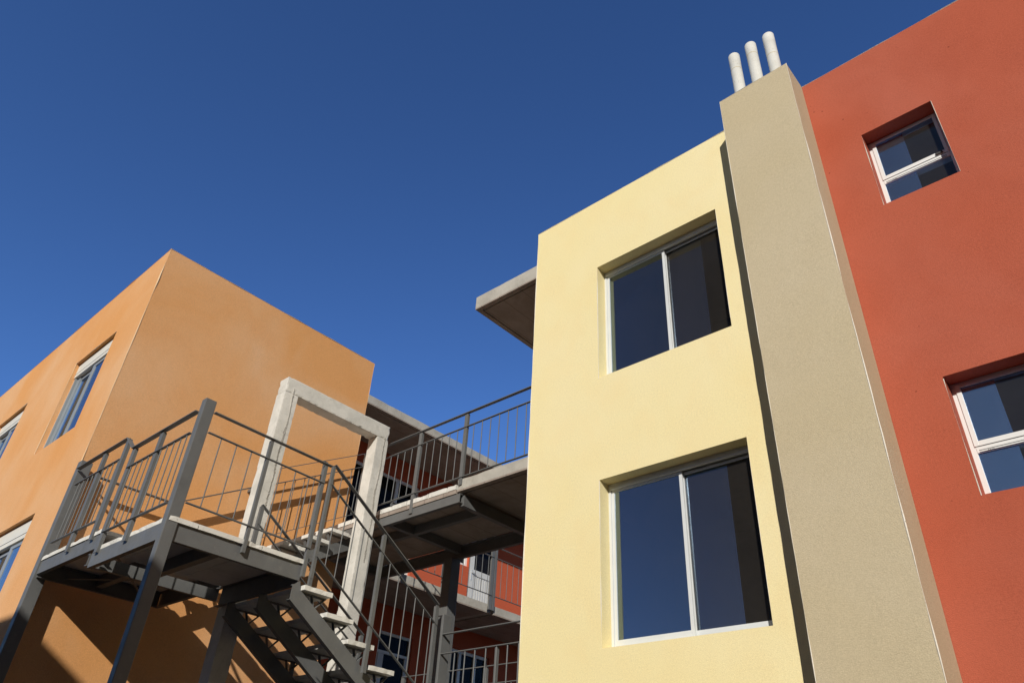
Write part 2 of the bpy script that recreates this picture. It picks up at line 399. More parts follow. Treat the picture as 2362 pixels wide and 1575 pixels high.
def slab_with_drip(parent, name, x0, x1, y0, y1, z0, z1, edges, seed=0):
    """slab whose soffit has a drip groove along the free edges ('x' = low x, 'y0' = low y, 'y1' = high y)"""
    rough(name, M_slab, parent, x0, x1, y0, y1, z0 + .022, z1, step=.12, amp=.004, chip=.008, seed=seed)
    m = MB(); ix, ia, ib = x0 + .002, y0 + .002, y1 - .002
    if 'x' in edges: m.box(x0 + .002, x0 + .075, y0 + .002, y1 - .002, z0, z0 + .026); ix = x0 + .10
    if 'y0' in edges: m.box(ix - (.022 if 'x' in edges else 0), x1, y0 + .003, y0 + .075, z0 + .0005, z0 + .026); ia = y0 + .10
    if 'y1' in edges: m.box(ix - (.022 if 'x' in edges else 0), x1, y1 - .075, y1 - .003, z0 + .0005, z0 + .026); ib = y1 - .10
    m.box(ix, x1, ia, ib, z0 + .001, z0 + .026)
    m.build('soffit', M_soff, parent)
slab_with_drip(yh, 'eaves_slab', 6.1, 12.5, 5.372, 6.69, 8.40, 8.64, ('x', 'y1'), 1)
slab_with_drip(yh, 'gallery_slab', 6.1, 12.5, 5.372, 6.68, 5.42, 5.585, ('x',), 2)
slab_with_drip(yh, 'gallery_slab', 6.1, 12.5, 5.372, 6.68, 2.42, 2.585, ('x',), 3)

# sand coloured shaft with three pipes
cs = thing('ventilation_shaft', 'sand coloured rendered shaft rising the full height between yellow and red walls', 'chimney', (5.8, 1.77, 0))
me = MB(); me.box(5.585, 5.9985, 1.358, 2.19, 0, TOP + .003)
me.build('shaft', M_tan, cs, .004)
bead('corner_bead', cs, (5.585, 1.358, .2), (5.585, 1.358, TOP), .0075, .004, .18, 2)
bead('corner_bead', cs, (5.585, 2.19, .2), (5.585, 2.19, TOP), .005, .004, .25, 7)
bead('shaft_edge', cs, (5.585, 1.36, TOP), (5.585, 2.19, TOP), .008, .004, .2, 8)
for k, (y, zt, lx) in enumerate(((1.975, 9.995, .004), (1.748, 10.0, -.006), (1.522, 9.99, .008))):
    mb = MB(); nn = 32; z0 = TOP
    prof = [(.068, z0), (.068, zt - .18), (.0685, zt - .178), (.0695, zt - .175), (.0695, zt - .004), (.068, zt), (.058, zt), (.058, zt - .3), (.0, zt - .3)]
    vs = []
    for r, z in prof:
        vs.append(len(mb.v))
        for q in range(nn):
            a = 2 * math.pi * q / nn; mb.v.append((5.74 + lx * (z - z0) + r * math.cos(a), y + r * math.sin(a), z))
    for i in range(len(prof) - 1):
        for q in range(nn): mb.f.append((vs[i] + q, vs[i] + (q + 1) % nn, vs[i + 1] + (q + 1) % nn, vs[i + 1] + q))
    o = mb.build('vent_pipe', M_pipe, cs, merge=True, label='%s of the three white vent pipes' % ('leftmost', 'middle', 'rightmost')[k])
    zb_ = (zt - .30, zt - .22, zt - .42)[k]; xo = 5.74 + lx * (zb_ - TOP)
    rg_ = MB(); rg_.rod((xo, y, zb_), (xo, y, zb_ + .012), .0688, 32); rg_.build('joint_ring', M_ring, o, smooth=False)
    for p_ in o.data.polygons: p_.use_smooth = True
    o.data.set_sharp_from_angle(angle=R(40))

# red house
rh = thing('house', 'terracotta red rendered house with small white framed windows right of the sand shaft', 'house', (6, -2, 0))
r1 = (.247, .922, 6.93, 7.94); r2 = (.225, .903, 3.945, 4.965)
mb = MB(); panel(mb, 'x', 6.0, 6.3, -7, 1.7975, 0, TOP, [r1, r2])
mb.box(6.3, 13, -7, -6.7, 0, TOP); mb.box(6.3, 13, 1.55, 1.7975, 0, TOP); mb.box(12.8, 13, -6.7, 1.55, 0, TOP)
mb.build('wall', M_red, rh, merge=True)
mb = MB(); mb.box(6.3, 12.8, -6.7, 1.55, 8.55, 8.75); mb.box(6.3, 12.8, -6.7, 1.55, 5.2, 5.45); mb.box(6.3, 12.8, -6.7, 1.55, 2.2, 2.45)
mb.build('floor_slab', M_room, rh)
mb = MB(); mb.box(8.2, 8.3, -6.7, 1.55, 2.45, 5.2); mb.box(8.2, 8.3, -6.7, 1.55, 5.45, 8.55); mb.build('partition', M_room, rh)
red_window(rh, *r1, 7.36); red_window(rh, *r2, 4.375)
for (a, b, c, d), s in ((r1, 1), (r2, 9)):
    bead('corner_bead', rh, (5.999, b + .001, c - .005), (5.999, b + .001, d - .02), .006, .003, .3, s)
    bead('corner_bead', rh, (5.999, a - .001, c), (5.999, a - .001, d), .004, .002, .25, s + 2)
    bead('corner_bead', rh, (5.999, a, d + .001), (5.999, b, d + .001), .003, .002, .35, s + 3, M_red)
bead('parapet_edge', rh, (6.0, -7, TOP), (6.0, 1.36, TOP), .007, .005, .25, 6)

# ------------------------------------------------------------------ orange house: corner at x 2.66, y 10.13
oh = thing('house', 'orange rendered house with a sharp corner and shuttered windows behind the steel stair', 'house', (4.7, 14, 0))
OX, OY, OT = 2.66, 10.13, 9.13
ow = [(11.14, 12.68, 6.28, 7.97), (14.9, 16.44, 6.28, 7.97), (11.2, 12.74, 3.28, 5.0), (14.95, 16.5, 3.28, 5.0), (18.7, 20.2, 6.28, 7.97)]
mb = MB(); panel(mb, 'x', OX, OX + .3, OY, 24, 0, OT, ow)
mb.box(OX + .3, 6.8, OY, OY + .3, 0, OT); mb.box(6.5, 6.8, OY + .3, 24, 0, OT); mb.box(OX + .3, 6.5, 23.7, 24, 0, OT)
mb.build('wall', M_ora, oh, merge=True)
mb = MB(); mb.box(OX + .3, 6.5, OY + .3, 23.7, 8.5, 8.7); mb.box(OX + .3, 6.5, OY + .3, 23.7, 5.2, 5.45); mb.box(OX + .3, 6.5, OY + .3, 23.7, 2.2, 2.45)
mb.build('floor_slab', M_room, oh)
bead('corner_bead', oh, (OX, OY, 2.6), (OX, OY, OT), .009, .006, .12, 5, M_obead)
bead('parapet_edge', oh, (OX, OY, OT), (6.8, OY, OT), .010, .004, .25, 8, M_obead)
bead('parapet_edge', oh, (OX, OY, OT), (OX, 24, OT), .008, .004, .2, 8, M_ora)
bead('corner_bead', oh, (6.8, OY, 5.6), (6.8, OY, OT), .007, .003, .2, 3, M_obead)
def orange_window(par, ya, yb, za, zb, n=0):
    fx = OX + .075
    f = MB(); frame_x(f, fx, fx + .09, ya, yb, za, zb - .002, .03, .03, .03, .03)
    fr = f.build('window', M_white, par, .002)
    b = MB(); b.box(fx - .02, fx + .12, ya + .002, yb - .002, zb - .275, zb - .025)
    bx = b.build('shutter_box', M_shut, fr, .003)
    MB().box(fx - .022, fx - .0205, ya + .004, yb - .004, zb - .208, zb - .200).build('joint', M_dark, bx)
    b = MB(); b.box(fx - .005, fx + .03, yb - .075, yb - .031, za + .031, zb - .28); b.box(fx + .0301, fx + .042, yb - .20, yb - .05, za + .031, zb - .28)
    b.build('shutter_guide', M_galu, fr)
    z1 = zb - .30
    a = MB(); frame_x(a, fx - .002, fx + .03, ya + .031, ya + .76, za + .032, z1, .10, .05, .05, .05); s = a.build('sash', M_galu, fr, .002)
    MB().box(fx + .008, fx + .014, ya + .081, ya + .66, za + .083, z1 - .05).build('pane', G_ora, s)
    a = MB(); frame_x(a, fx + .045, fx + .085, ya + .70, yb - .08, za + .032, z1, .14, .05, .05, .05); s = a.build('sash', M_galu, fr, .002)
    MB().box(fx + .06, fx + .066, ya + .75, yb - .22, za + .083, z1 - .05).build('pane', G_red, s)
    MB().box(fx + .10, fx + .11, ya + .06, yb - .06, za + .04, z1).build('blind', M_brown, fr)
for o_ in ow: orange_window(oh, *o_)
for (a, b, c, d) in ow[:4]:
    bead('corner_bead', oh, (OX - .001, b + .001, c), (OX - .001, b + .001, d), .006, .003, .25, a, M_obead)
    bead('corner_bead', oh, (OX - .001, a, d + .001), (OX - .001, b, d + .001), .004, .002, .3, a)

# ------------------------------------------------------------------ gallery house at the back
gh = thing('house', 'rust red gallery house in the background with a flat concrete roof slab and white doors', 'house', (10, 12, 0))
GY = 11.45
ho = [(7.60, 9.42, 5.55, 7.87), (10.30, 11.02, 6.62, 7.87), (11.035, 11.86, 5.53, 7.87),
      (8.90, 9.72, 2.60, 4.88), (10.62, 11.86, 2.60, 4.94)]
mb = MB(); panel(mb, 'y', GY, GY + .25, 6.8025, 16, 0, 8.275, ho); mb.box(6.8025, 16, 15.7, 16, 0, 8.275); mb.box(15.75, 16, GY + .25, 15.7, 0, 8.275)
mb.build('wall', M_gal, gh, merge=True)
mb = MB(); mb.box(6.81, 15.75, GY + .25, 15.7, 5.34, 5.5); mb.box(6.81, 15.75, GY + .25, 15.7, 2.4, 2.56); mb.build('floor_slab', M_room, gh)
mb = MB(); mb.box(6.81, 15.75, 13.4, 13.5, 2.56, 5.33); mb.box(6.81, 15.75, 13.4, 13.5, 5.51, 8.27); mb.build('partition', M_room, gh)
slab_with_drip(gh, 'roof_slab', 6.803, 16.2, 10.13, 16.0, 8.28, 8.455, ('y0',), 4)
for (a, b) in ((6.803, 10.34), (10.53, 16.0)):
    slab_with_drip(gh, 'gallery_slab', a, b, 10.13, GY - .002, 5.335, 5.50, (), a)
slab_with_drip(gh, 'gallery_slab', 6.803, 16.0, 10.13, GY - .002, 2.395, 2.56, (), 6)
m_ = MB(); m_.box(10.335, 10.535, 10.19, GY - .003, 5.36, 5.49); m_.build('gap_light_stop', M_slab, gh)  # added filler that stops sun falling through the gap between slabs
def frame_y(mb, y0, y1, xa, xb, za, zb, w, wb=None):
    wb = w if wb is None else wb
    mb.box(xa, xa + w, y0, y1, za, zb); mb.box(xb - w, xb, y0, y1, za, zb)
    mb.box(xa + w, xb - w, y0 + .001, y1 - .001, za, za + wb); mb.box(xa + w, xb - w, y0 + .001, y1 - .001, zb - w, zb)
def g_window(xa, xb, za, zb, splits, g=G_gal, name='window'):
    f = MB(); frame_y(f, GY + .06, GY + .13, xa, xb, za, zb, .06)
    for s in splits: f.box(s - .04, s + .04, GY + .058, GY + .128, za + .06, zb - .06)
    fr = f.build(name, M_white, gh, .003)
    e = [xa + .06] + [v for s in splits for v in (s - .04, s + .04)] + [xb - .06]
    for i in range(0, len(e), 2): MB().box(e[i] + .001, e[i + 1] - .001, GY + .09, GY + .096, za + .061, zb - .061).build('pane', g, fr)
    return fr
g_window(*ho[0], [8.2, 8.84]); g_window(*ho[1], [10.66]); g_window(*ho[4], [11.06, 11.5])
def g_door(xa, xb, za, zb, zmid, ztr):
    f = MB(); frame_y(f, GY + .04, GY + .12, xa, xb, za, zb, .05); f.box(xa + .05, xb - .05, GY + .042, GY + .118, ztr, ztr + .05)
    d = f.build('door', M_white, gh, .003)
    l = MB(); l.box(xa + .055, xa + .19, GY + .03, GY + .075, za + .02, ztr - .005); l.box(xb - .12, xb - .055, GY + .03, GY + .075, za + .02, ztr - .005)
    l.box(xa + .19, xb - .12, GY + .031, GY + .074, zmid - .04, zmid + .08)
    k = 0; x = xa + .19
    while x < xb - .13:
        l.prism([(x, GY + .066), (x + .02, GY + .04), (x + .055, GY + .04), (x + .072, GY + .066)], 'y', za + .02, zmid - .04) if False else l.box(x, x + .052, GY + .044, GY + .07, za + .02, zmid - .04)
        l.box(x + .052, x + .074, GY + .058, GY + .07, za + .021, zmid - .041); x += .074
    lf = l.build('door_leaf', M_door, d, .002)
    MB().box(xa + .191, xb - .121, GY + .05, GY + .056, zmid + .081, ztr - .01).build('pane', G_gal, d)
    MB().box(xa + .051, xb - .051, GY + .07, GY + .076, ztr + .051, zb - .051).build('pane', G_gal, d)
    h = MB(); h.box(xa + .10, xa + .135, GY + .022, GY + .03, zmid - .16, zmid + .06); h.bar((xa + .118, GY + .005, zmid), (xa + .23, GY + .005, zmid), .018, .018); h.rod((xa + .118, GY + .03, zmid), (xa + .118, GY + .0, zmid), .01)
    h.build('handle', M_alu, d, .002)
g_door(*ho[2], 6.55, 7.38); g_door(*ho[3], 3.6, 4.5)

# ------------------------------------------------------------------ concrete portal frame
pf = thing('portal_frame', 'free standing rough white concrete frame of two pillars and a lintel within the stair', 'concrete frame', (5.06, 8.25, 0))
PX0, PX1, PY0, PY1, PT, PW = 4.155, 5.965, 8.15, 8.36, 6.768, .205
rough('pillar', M_con, pf, PX0, PX0 + PW, PY0, PY1, 0, PT - .225, step=.026, amp=.003, chip=.004, seed=1)
rough('pillar', M_con, pf, PX1 - PW, PX1, PY0, PY1, 0, PT - .225, step=.026, amp=.003, chip=.004, seed=5)
rough('lintel', M_con, pf, PX0, PX1, PY0, PY1, PT - .2245, PT, step=.026, amp=.005, chip=.011, seed=9)
def seam(x, z0, z1, seed, wid=.02):
    """honeycombed casting seam: one ragged groove line, wide and crumbled in places, hairline in others"""
    mb = MB(); rnd = random.Random(seed); n = int((z1 - z0) / .011); yy = PY0 - .0085
    for i in range(n + 1):
        z = z0 + (z1 - z0) * i / n
        xx = x + noise.noise(Vector((seed, 0, z * 2.2))) * .03 + rnd.gauss(0, .0035)
        dens = max(0, noise.noise(Vector((seed, 7, z * 2.6))) + .3); h = .0012 + wid * 1.7 * dens * rnd.uniform(.1, .75)
        mb.v += [(xx - h * rnd.uniform(.5, 1.2), yy, z), (xx, yy + .006, z), (xx + h * rnd.uniform(.5, 1.2), yy, z)]
    for i in range(n):
        for k in (0, 1): mb.f.append((i * 3 + k, i * 3 + k + 1, i * 3 + 4 + k, i * 3 + 3 + k))
    mb.build('casting_seam', M_void, pf)
seam(PX0 + .13, 4.9, PT - .14, 3); seam(PX1 - .075, 4.7, PT - .2, 8)

# ------------------------------------------------------------------ steel stair
st = thing('stairway', 'grey steel stairway with white concrete treads turning at a stepped half landing', 'stairs', (4.3, 8.3, 0))
XA, XB, YF, YM, YR = 2.64, 4.12, 6.72, 8.30, 9.96
ZA, ZB = 4.17, 3.975
mb = MB(); mb.box(2.62, 2.735, 6.722, 6.815, 0, 5.205); mb.build('post', M_steel, st, .006, label='tall square post at the front corner of the landing')
mb = MB(); mb.box(2.62, 2.76, 9.965, 10.09, 0, 5.42); mb.build('post', M_steel, st, .006, label='square post against the orange wall')
def channel(mb, a, b, z0, z1, out, fl=.05, t=.009):
    """C section along a horizontal line; the web faces 'out' (unit vector), flanges point back"""
    a = Vector((*a, 0)); b = Vector((*b, 0)); o = Vector((*out, 0))
    def bx(p0, p1, q0, q1):
        P = [a - o * p0, b - o * p0, b - o * p1, a - o * p1]
        mb.hexa([(v.x, v.y, q0) for v in P] + [(v.x, v.y, q1) for v in P])
    bx(0, t, z0, z1); bx(t, fl, z0, z0 + t); bx(t, fl, z1 - t, z1)
def ch(a, b, z0, z1, out, name='landing_beam'):
    m_ = MB(); channel(m_, a, b, z0, z1, out); m_.build(name, M_steel, st)
ch((XA, 8.31), (XA, YR), 3.965, 4.12, (-1, 0)); ch((XA, 6.81), (XA, 8.36), 3.765, 3.925, (-1, 0))
ch((2.735, YF + .02), (XB, YF + .02), 3.762, 3.925, (0, -1))
ch((XB - .002, YF + .03), (XB - .002, 8.30), 3.71, 3.925, (1, 0)); ch((XB + .02, 8.37), (XB + .02, YR), 3.93, 4.12, (1, 0))
ch((XA + .01, YR), (XB, YR), 3.93, 4.12, (0, 1)); ch((XA + .01, 8.45), (PX0 - .004, 8.45), 3.81, 3.935, (0, -1), 'step_beam')
mb = MB()
for x in (3.24,):
    mb.box(x - .04, x + .04, YF + .075, 8.29, 3.79, 3.924)
mb.build('joist', M_steel, st); mb = MB(); mb.box(3.3, 3.38, 8.51, YR - .06, 3.98, 4.119); mb.build('joist', M_steel, st)
mb = MB(); mb.bar((2.95, 8.52, 3.99), (3.9, 9.9, 3.99), .03, .006, (0, 0, 1)); mb.bar((3.9, 8.52, 3.985), (2.95, 9.9, 3.985), .03, .006, (0, 0, 1)); mb.build('wind_brace', M_steel, st)
def slabs_x(z0, z1, xs, y0, y1, seed):
    for i in range(len(xs) - 1):
        rough('landing_slab', M_trd, st, xs[i] + .003, xs[i + 1] - .003, y0, y1, z0, z1, step=.06, amp=.0035, chip=.009, seed=seed + i)
slabs_x(3.926, ZB, (2.637, 2.93, 3.62, 4.135), 6.715, 8.28, 20)
for i, (a, b) in enumerate(((8.30, 8.72), (8.72, 9.25), (9.25, 9.955))):
    rough('landing_slab', M_trd, st, 2.625, 4.15, a + .003, b - .003, 4.121, ZA, step=.06, amp=.0035, chip=.009, seed=40 + i)

def stringer(pts, y0, y1, name='stringer', label=None):
    mb = MB(); t = .008
    mb.prism(pts, 'y', y0, y0 + t)
    n_ = len(pts)
    # flanges along the top and bottom edges
    for (p, q) in ((pts[1], pts[2]), (pts[-2], pts[-1])) if False else [(pts[i], pts[(i + 1) % n_]) for i in range(n_)]:
        L = math.hypot(q[0] - p[0], q[1] - p[1])
        if L < .15: continue
        cx, cz = sum(a[0] for a in pts) / n_, sum(a[1] for a in pts) / n_
        nx, nz = -(q[1] - p[1]) / L, (q[0] - p[0]) / L
        mx, mz = (p[0] + q[0]) / 2, (p[1] + q[1]) / 2
        # flange sits just inside the outline edge
        for sgn in (1, -1):
            tx, tz = mx + nx * .02 * sgn, mz + nz * .02 * sgn
            # inside test by crossing count
            ins = False; j = n_ - 1
            for i in range(n_):
                (xi, zi), (xj, zj) = pts[i], pts[j]
                if (zi > tz) != (zj > tz) and tx < (xj - xi) * (tz - zi) / (zj - zi) + xi: ins = not ins
                j = i
            if ins: break
        else: sgn = 1
        a = (p[0], p[1]); b = (q[0], q[1]); c = (q[0] + nx * t * sgn, q[1] + nz * t * sgn); d = (p[0] + nx * t * sgn, p[1] + nz * t * sgn)
        mb.hexa([(a[0], y0 + t, a[1]), (b[0], y0 + t, b[1]), (c[0], y0 + t, c[1]), (d[0], y0 + t, d[1]),
                 (a[0], y1, a[1]), (b[0], y1, b[1]), (c[0], y1, c[1]), (d[0], y1, d[1])])
    mb.build(name, M_steel, st, label=label)
S1 = .62
def fl1(x): return 3.673 - S1 * (x - 4.153)      # top edge of the lower flight's stringers
xe = 6.09
pts1 = [(4.05, 3.56), (4.05, 3.70), (4.125, 3.762), (4.153, fl1(4.153)), (xe, fl1(xe)), (xe, fl1(xe) - .20)]
for y0 in (6.725, 7.33, 7.965): stringer(pts1, y0, y0 + .062)
def fl2(x): return 4.627 + .575 * (x - 5.05)
pts2 = [(4.17, fl2(4.17) - .17), (4.17, fl2(4.17)), (6.1, fl2(6.1)), (6.1, fl2(6.1) - .17)]
for y0 in (8.60, 9.87): stringer(pts2, y0, y0 + .05)
def bracket(x0, zt, top, y, mirror=False):
    """folded plate that lifts a tread off the sloping stringer"""
    mb = MB()
    if not mirror:
        mb.bar((x0 + .33, y, zt), (x0 + .215, y, top(x0 + .21)), .05, .008, (1, 0, .3)); mb.bar((x0 + .02, y, zt - .004), (x0 + .33, y, zt - .004), .05, .008)
        mb.bar((x0 + .16, y, zt), (x0 + .20, y, top(x0 + .2)), .04, .006, (1, 0, .3))
    else:
        mb.bar((x0 + .03, y, zt), (x0 + .10, y, top(x0 + .10)), .05, .008, (1, 0, .3)); mb.bar((x0 + .02, y, zt - .004), (x0 + .32, y, zt - .004), .05, .008)
    return mb
tz = 3.72; tx = 4.15
for i in range(6):
    x0, z1 = tx + .3165 * i, tz - .194 * i
    t = rough('tread', M_trd, st, x0, x0 + .35, 6.655, 8.06, z1 - .052, z1, step=.05, amp=.003, chip=.012, seed=60 + i)
    for y in (6.757, 7.362, 7.997):
        bracket(x0, z1 - .056, fl1, y).build('bracket', M_steel, t)
for i in range(6):
    x0, z1 = 4.18 + .335 * i, 4.365 + .196 * i
    if i == 5: continue
    t = rough('tread', M_trd, st, x0, x0 + .345, 8.50, 9.93, z1 - .052, z1, step=.05, amp=.003, chip=.012, seed=80 + i)
    for y in (8.625, 9.895):
        bracket(x0, z1 - .056, fl2, y, True).build('bracket', M_steel, t)

# ------------------------------------------------------------------ railings
def railing(name, label, loc, runs, posts, cat='railing', group=None, rod=.0065):
    """runs: dict(a, b, mid, bot, bal=[distances], top=True); posts: (x, y, ztop, zbot, ax) flat/angle bars"""
    r = thing(name, label, cat, loc, group)
    for q in runs:
        a, b = Vector(q['a']), Vector(q['b']); dz = Vector((0, 0, 1)); L = (b - a).length
        if q.get('top', True): MB().bar(a, b, q.get('w', .05), .010).build('top_rail', M_steel, r, .001)
        ma, mb_ = q.get('ins', (0, 0))
        d = (b - a).normalized(); a2, b2 = a + d * ma, b - d * mb_
        if q.get('mid'): MB().bar(a2 - dz * q['mid'], b2 - dz * q['mid'], q.get('mw', .032), .009).build('mid_rail', M_steel, r)
        if q.get('bot'): MB().bar(a2 - dz * q['bot'], b2 - dz * q['bot'], .032, .009).build('bottom_rail', M_steel, r)
        for s in q.get('bal', []):
            p = a + (b - a) * s
            MB().rod(p - dz * q['mid'], p - dz * (q['bot'] - .012), rod, 8, caps=False).build('baluster', M_steel, r, smooth=True)
    for (x, y, zt, zb, ax, wd) in posts:
        m_ = MB()
        if ax == 'y': m_.box(x - .004, x + .004, y - wd / 2, y + wd / 2, zb, zt); m_.box(x + .0045, x + .034, y - wd / 2, y - wd / 2 + .007, zb, zt - .01)
        else: m_.box(x - wd / 2, x + wd / 2, y - .004, y + .004, zb, zt); m_.box(x - wd / 2, x - wd / 2 + .007, y + .0045, y + .034, zb, zt - .01)
        m_.build('post', M_steel, r, .001)
    return r
def fr(a0, a1, vals): return [(v - a0) / (a1 - a0) for v in vals]
# landing, left side: upper half then lower half
xl = 2.615
ra = railing('railing', 'short grey steel railing on the upper half of the landing beside the orange corner', (xl, 9.2, 4.1), [
    dict(a=(xl, 9.95, 5.285), b=(xl, 8.52, 5.285), mid=.255, bot=.985, ins=(.15, .03), w=.055,
         bal=fr(9.95, 8.52, (9.66, 9.53, 9.40, 9.27, 8.98, 8.85, 8.71, 8.58)))],
    [(xl, 9.15, 5.28, 4.07, 'y', .075), (xl, 8.52, 5.28, 4.08, 'y', .075)])
rb = railing('railing', 'grey steel railing on the lower front half of the landing up to the tall post', (xl, 7.5, 3.9), [
    dict(a=(xl, 8.25, 5.075), b=(xl, 6.82, 5.075), mid=.243, bot=.97, ins=(.03, 0), w=.055,
         bal=fr(8.25, 6.82, (8.11, 7.97, 7.84, 7.70, 7.42, 7.28, 7.14, 7.0, 6.88)))],
    [(xl, 8.22, 5.075, 3.89, 'y', .075), (xl, 7.56, 5.07, 3.88, 'y', .075)])
m_ = MB(); m_.bar((xl, 8.525, 5.285), (xl, 8.245, 5.075), .055, .010); m_.build('top_rail', M_steel, rb, .001)
# landing front
rc = railing('railing', 'grey steel railing along the front of the landing from tall post to stair head', (3.4, 6.7, 3.9), [
    dict(a=(2.735, 6.705, 5.075), b=(4.205, 6.705, 5.05), mid=.222, bot=.955, ins=(0, .06),
         bal=fr(2.735, 4.205, (2.884, 3.057, 3.231, 3.6, 3.775, 3.95)))],
    [(3.425, 6.703, 5.055, 3.845, 'x', .035), (4.13, 6.703, 5.04, 3.80, 'x', .038)])
# lower flight, outer side
xs, xe2 = 4.205, 5.965
def hz(x): return 5.055 - .628 * (x - 4.205)
rd = railing('railing', 'grey steel railing sloping down the outer side of the lower flight', (5.1, 6.65, 2.9), [
    dict(a=(xs, 6.65, hz(xs)), b=(xe2, 6.65, hz(xe2)), mid=.228, bot=1.03, ins=(.0, .0),
         bal=fr(xs, xe2, (4.33, 4.47, 4.61, 4.745, 4.875, 5.176, 5.326, 5.465, 5.607, 5.751, 5.87)))],
    [(4.205, 6.655, 5.045, 3.80, 'x', .034), (5.045, 6.65, hz(5.045) - .012, 3.045, 'x', .045), (5.958, 6.65, hz(5.958) - .012, 2.4, 'x', .05)])
# lower flight, inner side
def hi(x): return 4.89 - .628 * (x - 4.17)
re_ = railing('railing', 'plain grey steel railing sloping down the inner side of the lower flight beside the pillar', (5.1, 8.0, 2.9), [
    dict(a=(4.17, 8.0, hi(4.17)), b=(5.965, 8.0, hi(5.965)), mid=.23)],
    [(4.185, 8.0, hi(4.185), 3.86, 'x', .05), (5.05, 8.0, hi(5.05) - .012, 3.0, 'x', .045), (5.95, 8.0, hi(5.95) - .012, 2.5, 'x', .05)])
# landing rear and upper flight
rf = thing('handrail', 'slim grey steel handrail fixed to the orange wall, level then rising', 'handrail', (3.8, 9.95, 5.2))
m_ = MB(); m_.bar((2.80, 9.925, 5.262), (3.885, 9.925, 5.262), .068, .012); m_.bar((3.885, 9.925, 5.262), (5.02, 9.925, 5.918), .068, .012)
m_.build('top_rail', M_steel, rf, .002)
m_ = MB(); m_.box(4.985, 5.02, 9.96, 10.129, 5.86, 5.905); m_.build('bracket', M_steel, rf)
m_ = MB(); m_.box(2.80, 2.83, 9.96, 10.129, 5.24, 5.255); m_.build('bracket', M_steel, rf)
def hr(x): return 6.341 + .572 * (x - 5.343)
rg = railing('railing', 'grey steel railing rising along the orange wall beside the upper flight', (5.9, 9.95, 4.7), [
    dict(a=(5.02, 9.93, hr(5.02)), b=(6.86, 9.93, hr(6.86)), mid=.25, bot=1.10, w=.022, mw=.066,
         bal=fr(5.02, 6.86, (5.13, 5.3, 5.46, 5.62, 5.78, 5.95, 6.11, 6.28, 6.45, 6.62, 6.76)))],
    [(5.02, 9.935, hr(5.02), 4.6, 'x', .03), (6.10, 9.935, hr(6.08) - .01, 5.2, 'x', .075), (6.86, 9.935, hr(6.86), 5.5, 'x', .04)])

# ------------------------------------------------------------------ footbridges
fb = thing('footbridge', 'upper steel footbridge with chipped white deck slabs beside the yellow house', 'footbridge', (6.8, 8.4, 5.2))
BX0, BX1 = 6.105, 7.58
ys = (6.685, 6.86, 7.22, 7.55, 7.66, 8.20, 8.42, 8.9, 9.4, 9.9, 10.12)
for i in range(len(ys) - 1):
    rough('deck_slab', M_trd, fb, BX0 - .02, BX1, ys[i] + .006, ys[i + 1] - .006, 5.458 + random.uniform(-.003, .004), 5.527, step=.05, amp=.004, chip=.014, seed=100 + i)
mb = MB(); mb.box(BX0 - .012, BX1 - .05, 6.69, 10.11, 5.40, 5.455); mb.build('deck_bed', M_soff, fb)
def bch(a, b, z0, z1, out):
    m_ = MB(); channel(m_, a, b, z0, z1, out, .06); m_.build('edge_beam', M_steel, fb)
bch((BX0, 6.62), (BX0, 10.1), 5.272, 5.392, (-1, 0)); bch((BX1, 6.62), (BX1, 10.1), 5.20, 5.392, (1, 0))
def bb(*a):
    m_ = MB(); m_.box(*a); m_.build('cross_beam', M_steel, fb)
bb(6.17, 7.51, 6.60, 6.68, 5.24, 5.392); bb(6.17, 7.51, 8.0, 8.08, 5.262, 5.392); bb(6.17, 7.51, 9.98, 10.06, 5.262, 5.392)
m_ = MB(); m_.box(6.56, 6.63, 6.68, 8.0, 5.264, 5.391); m_.box(6.56, 6.63, 8.08, 9.98, 5.264, 5.391); m_.build('middle_beam', M_steel, fb)
m_ = MB(); m_.box(7.44, 7.62, 8.1, 8.27, 0, 5.199); m_.build('column', M_steel, fb, .006)
xb = 6.09
rk = railing('railing', 'grey steel railing on the near edge of the upper footbridge against the sky', (xb, 6.9, 5.3), [
    dict(a=(xb, 8.34, 6.565), b=(xb, 5.39, 6.565), mid=.215, bot=.957, ins=(0, 0),
         bal=fr(8.34, 5.39, [8.18 - .1565 * i for i in range(18) if abs(8.18 - .1565 * i - 7.56) > .06 and abs(8.18 - .1565 * i - 6.625) > .06]))],
    [(xb, 7.56, 6.56, 5.32, 'y', .06), (xb, 6.625, 6.56, 5.50, 'y', .06)])
rl = railing('railing', 'grey steel railing on the far edge of the upper footbridge', (7.7, 7.5, 5.5), [
    dict(a=(7.66, 9.9, 6.44), b=(7.66, 6.72, 6.44), mid=.22, bot=.93, w=.04, bal=fr(9.9, 6.72, [9.8 - .16 * i for i in range(19)]))],
    [(7.66, 9.8, 6.44, 5.3, 'y', .06), (7.66, 8.3, 6.44, 5.3, 'y', .06), (7.66, 6.8, 6.66, 5.3, 'y', .10)])
f2 = thing('footbridge', 'lower steel footbridge in the shade beneath the upper one', 'footbridge', (6.8, 8.4, 2.3))
mb = MB()
for i in range(7): rough('deck_slab', M_trd, f2, BX0, BX1, 6.69 + .488 * i, 7.17 + .488 * i, 2.49, 2.56, step=.1, amp=.004, chip=.01, seed=130 + i)
for x, o in ((BX0, -1), (BX1, 1)):
    m_ = MB(); channel(m_, (x, 6.69), (x, 8.09), 2.3, 2.47, (o, 0), .06); channel(m_, (x, 8.36), (x, 10.1), 2.3, 2.47, (o, 0), .06); m_.build('edge_beam', M_steel, f2)
m_ = MB(); m_.box(6.105, 6.245, 6.685, 6.785, 0, 3.885); m_.build('post', M_steel, f2, .006)
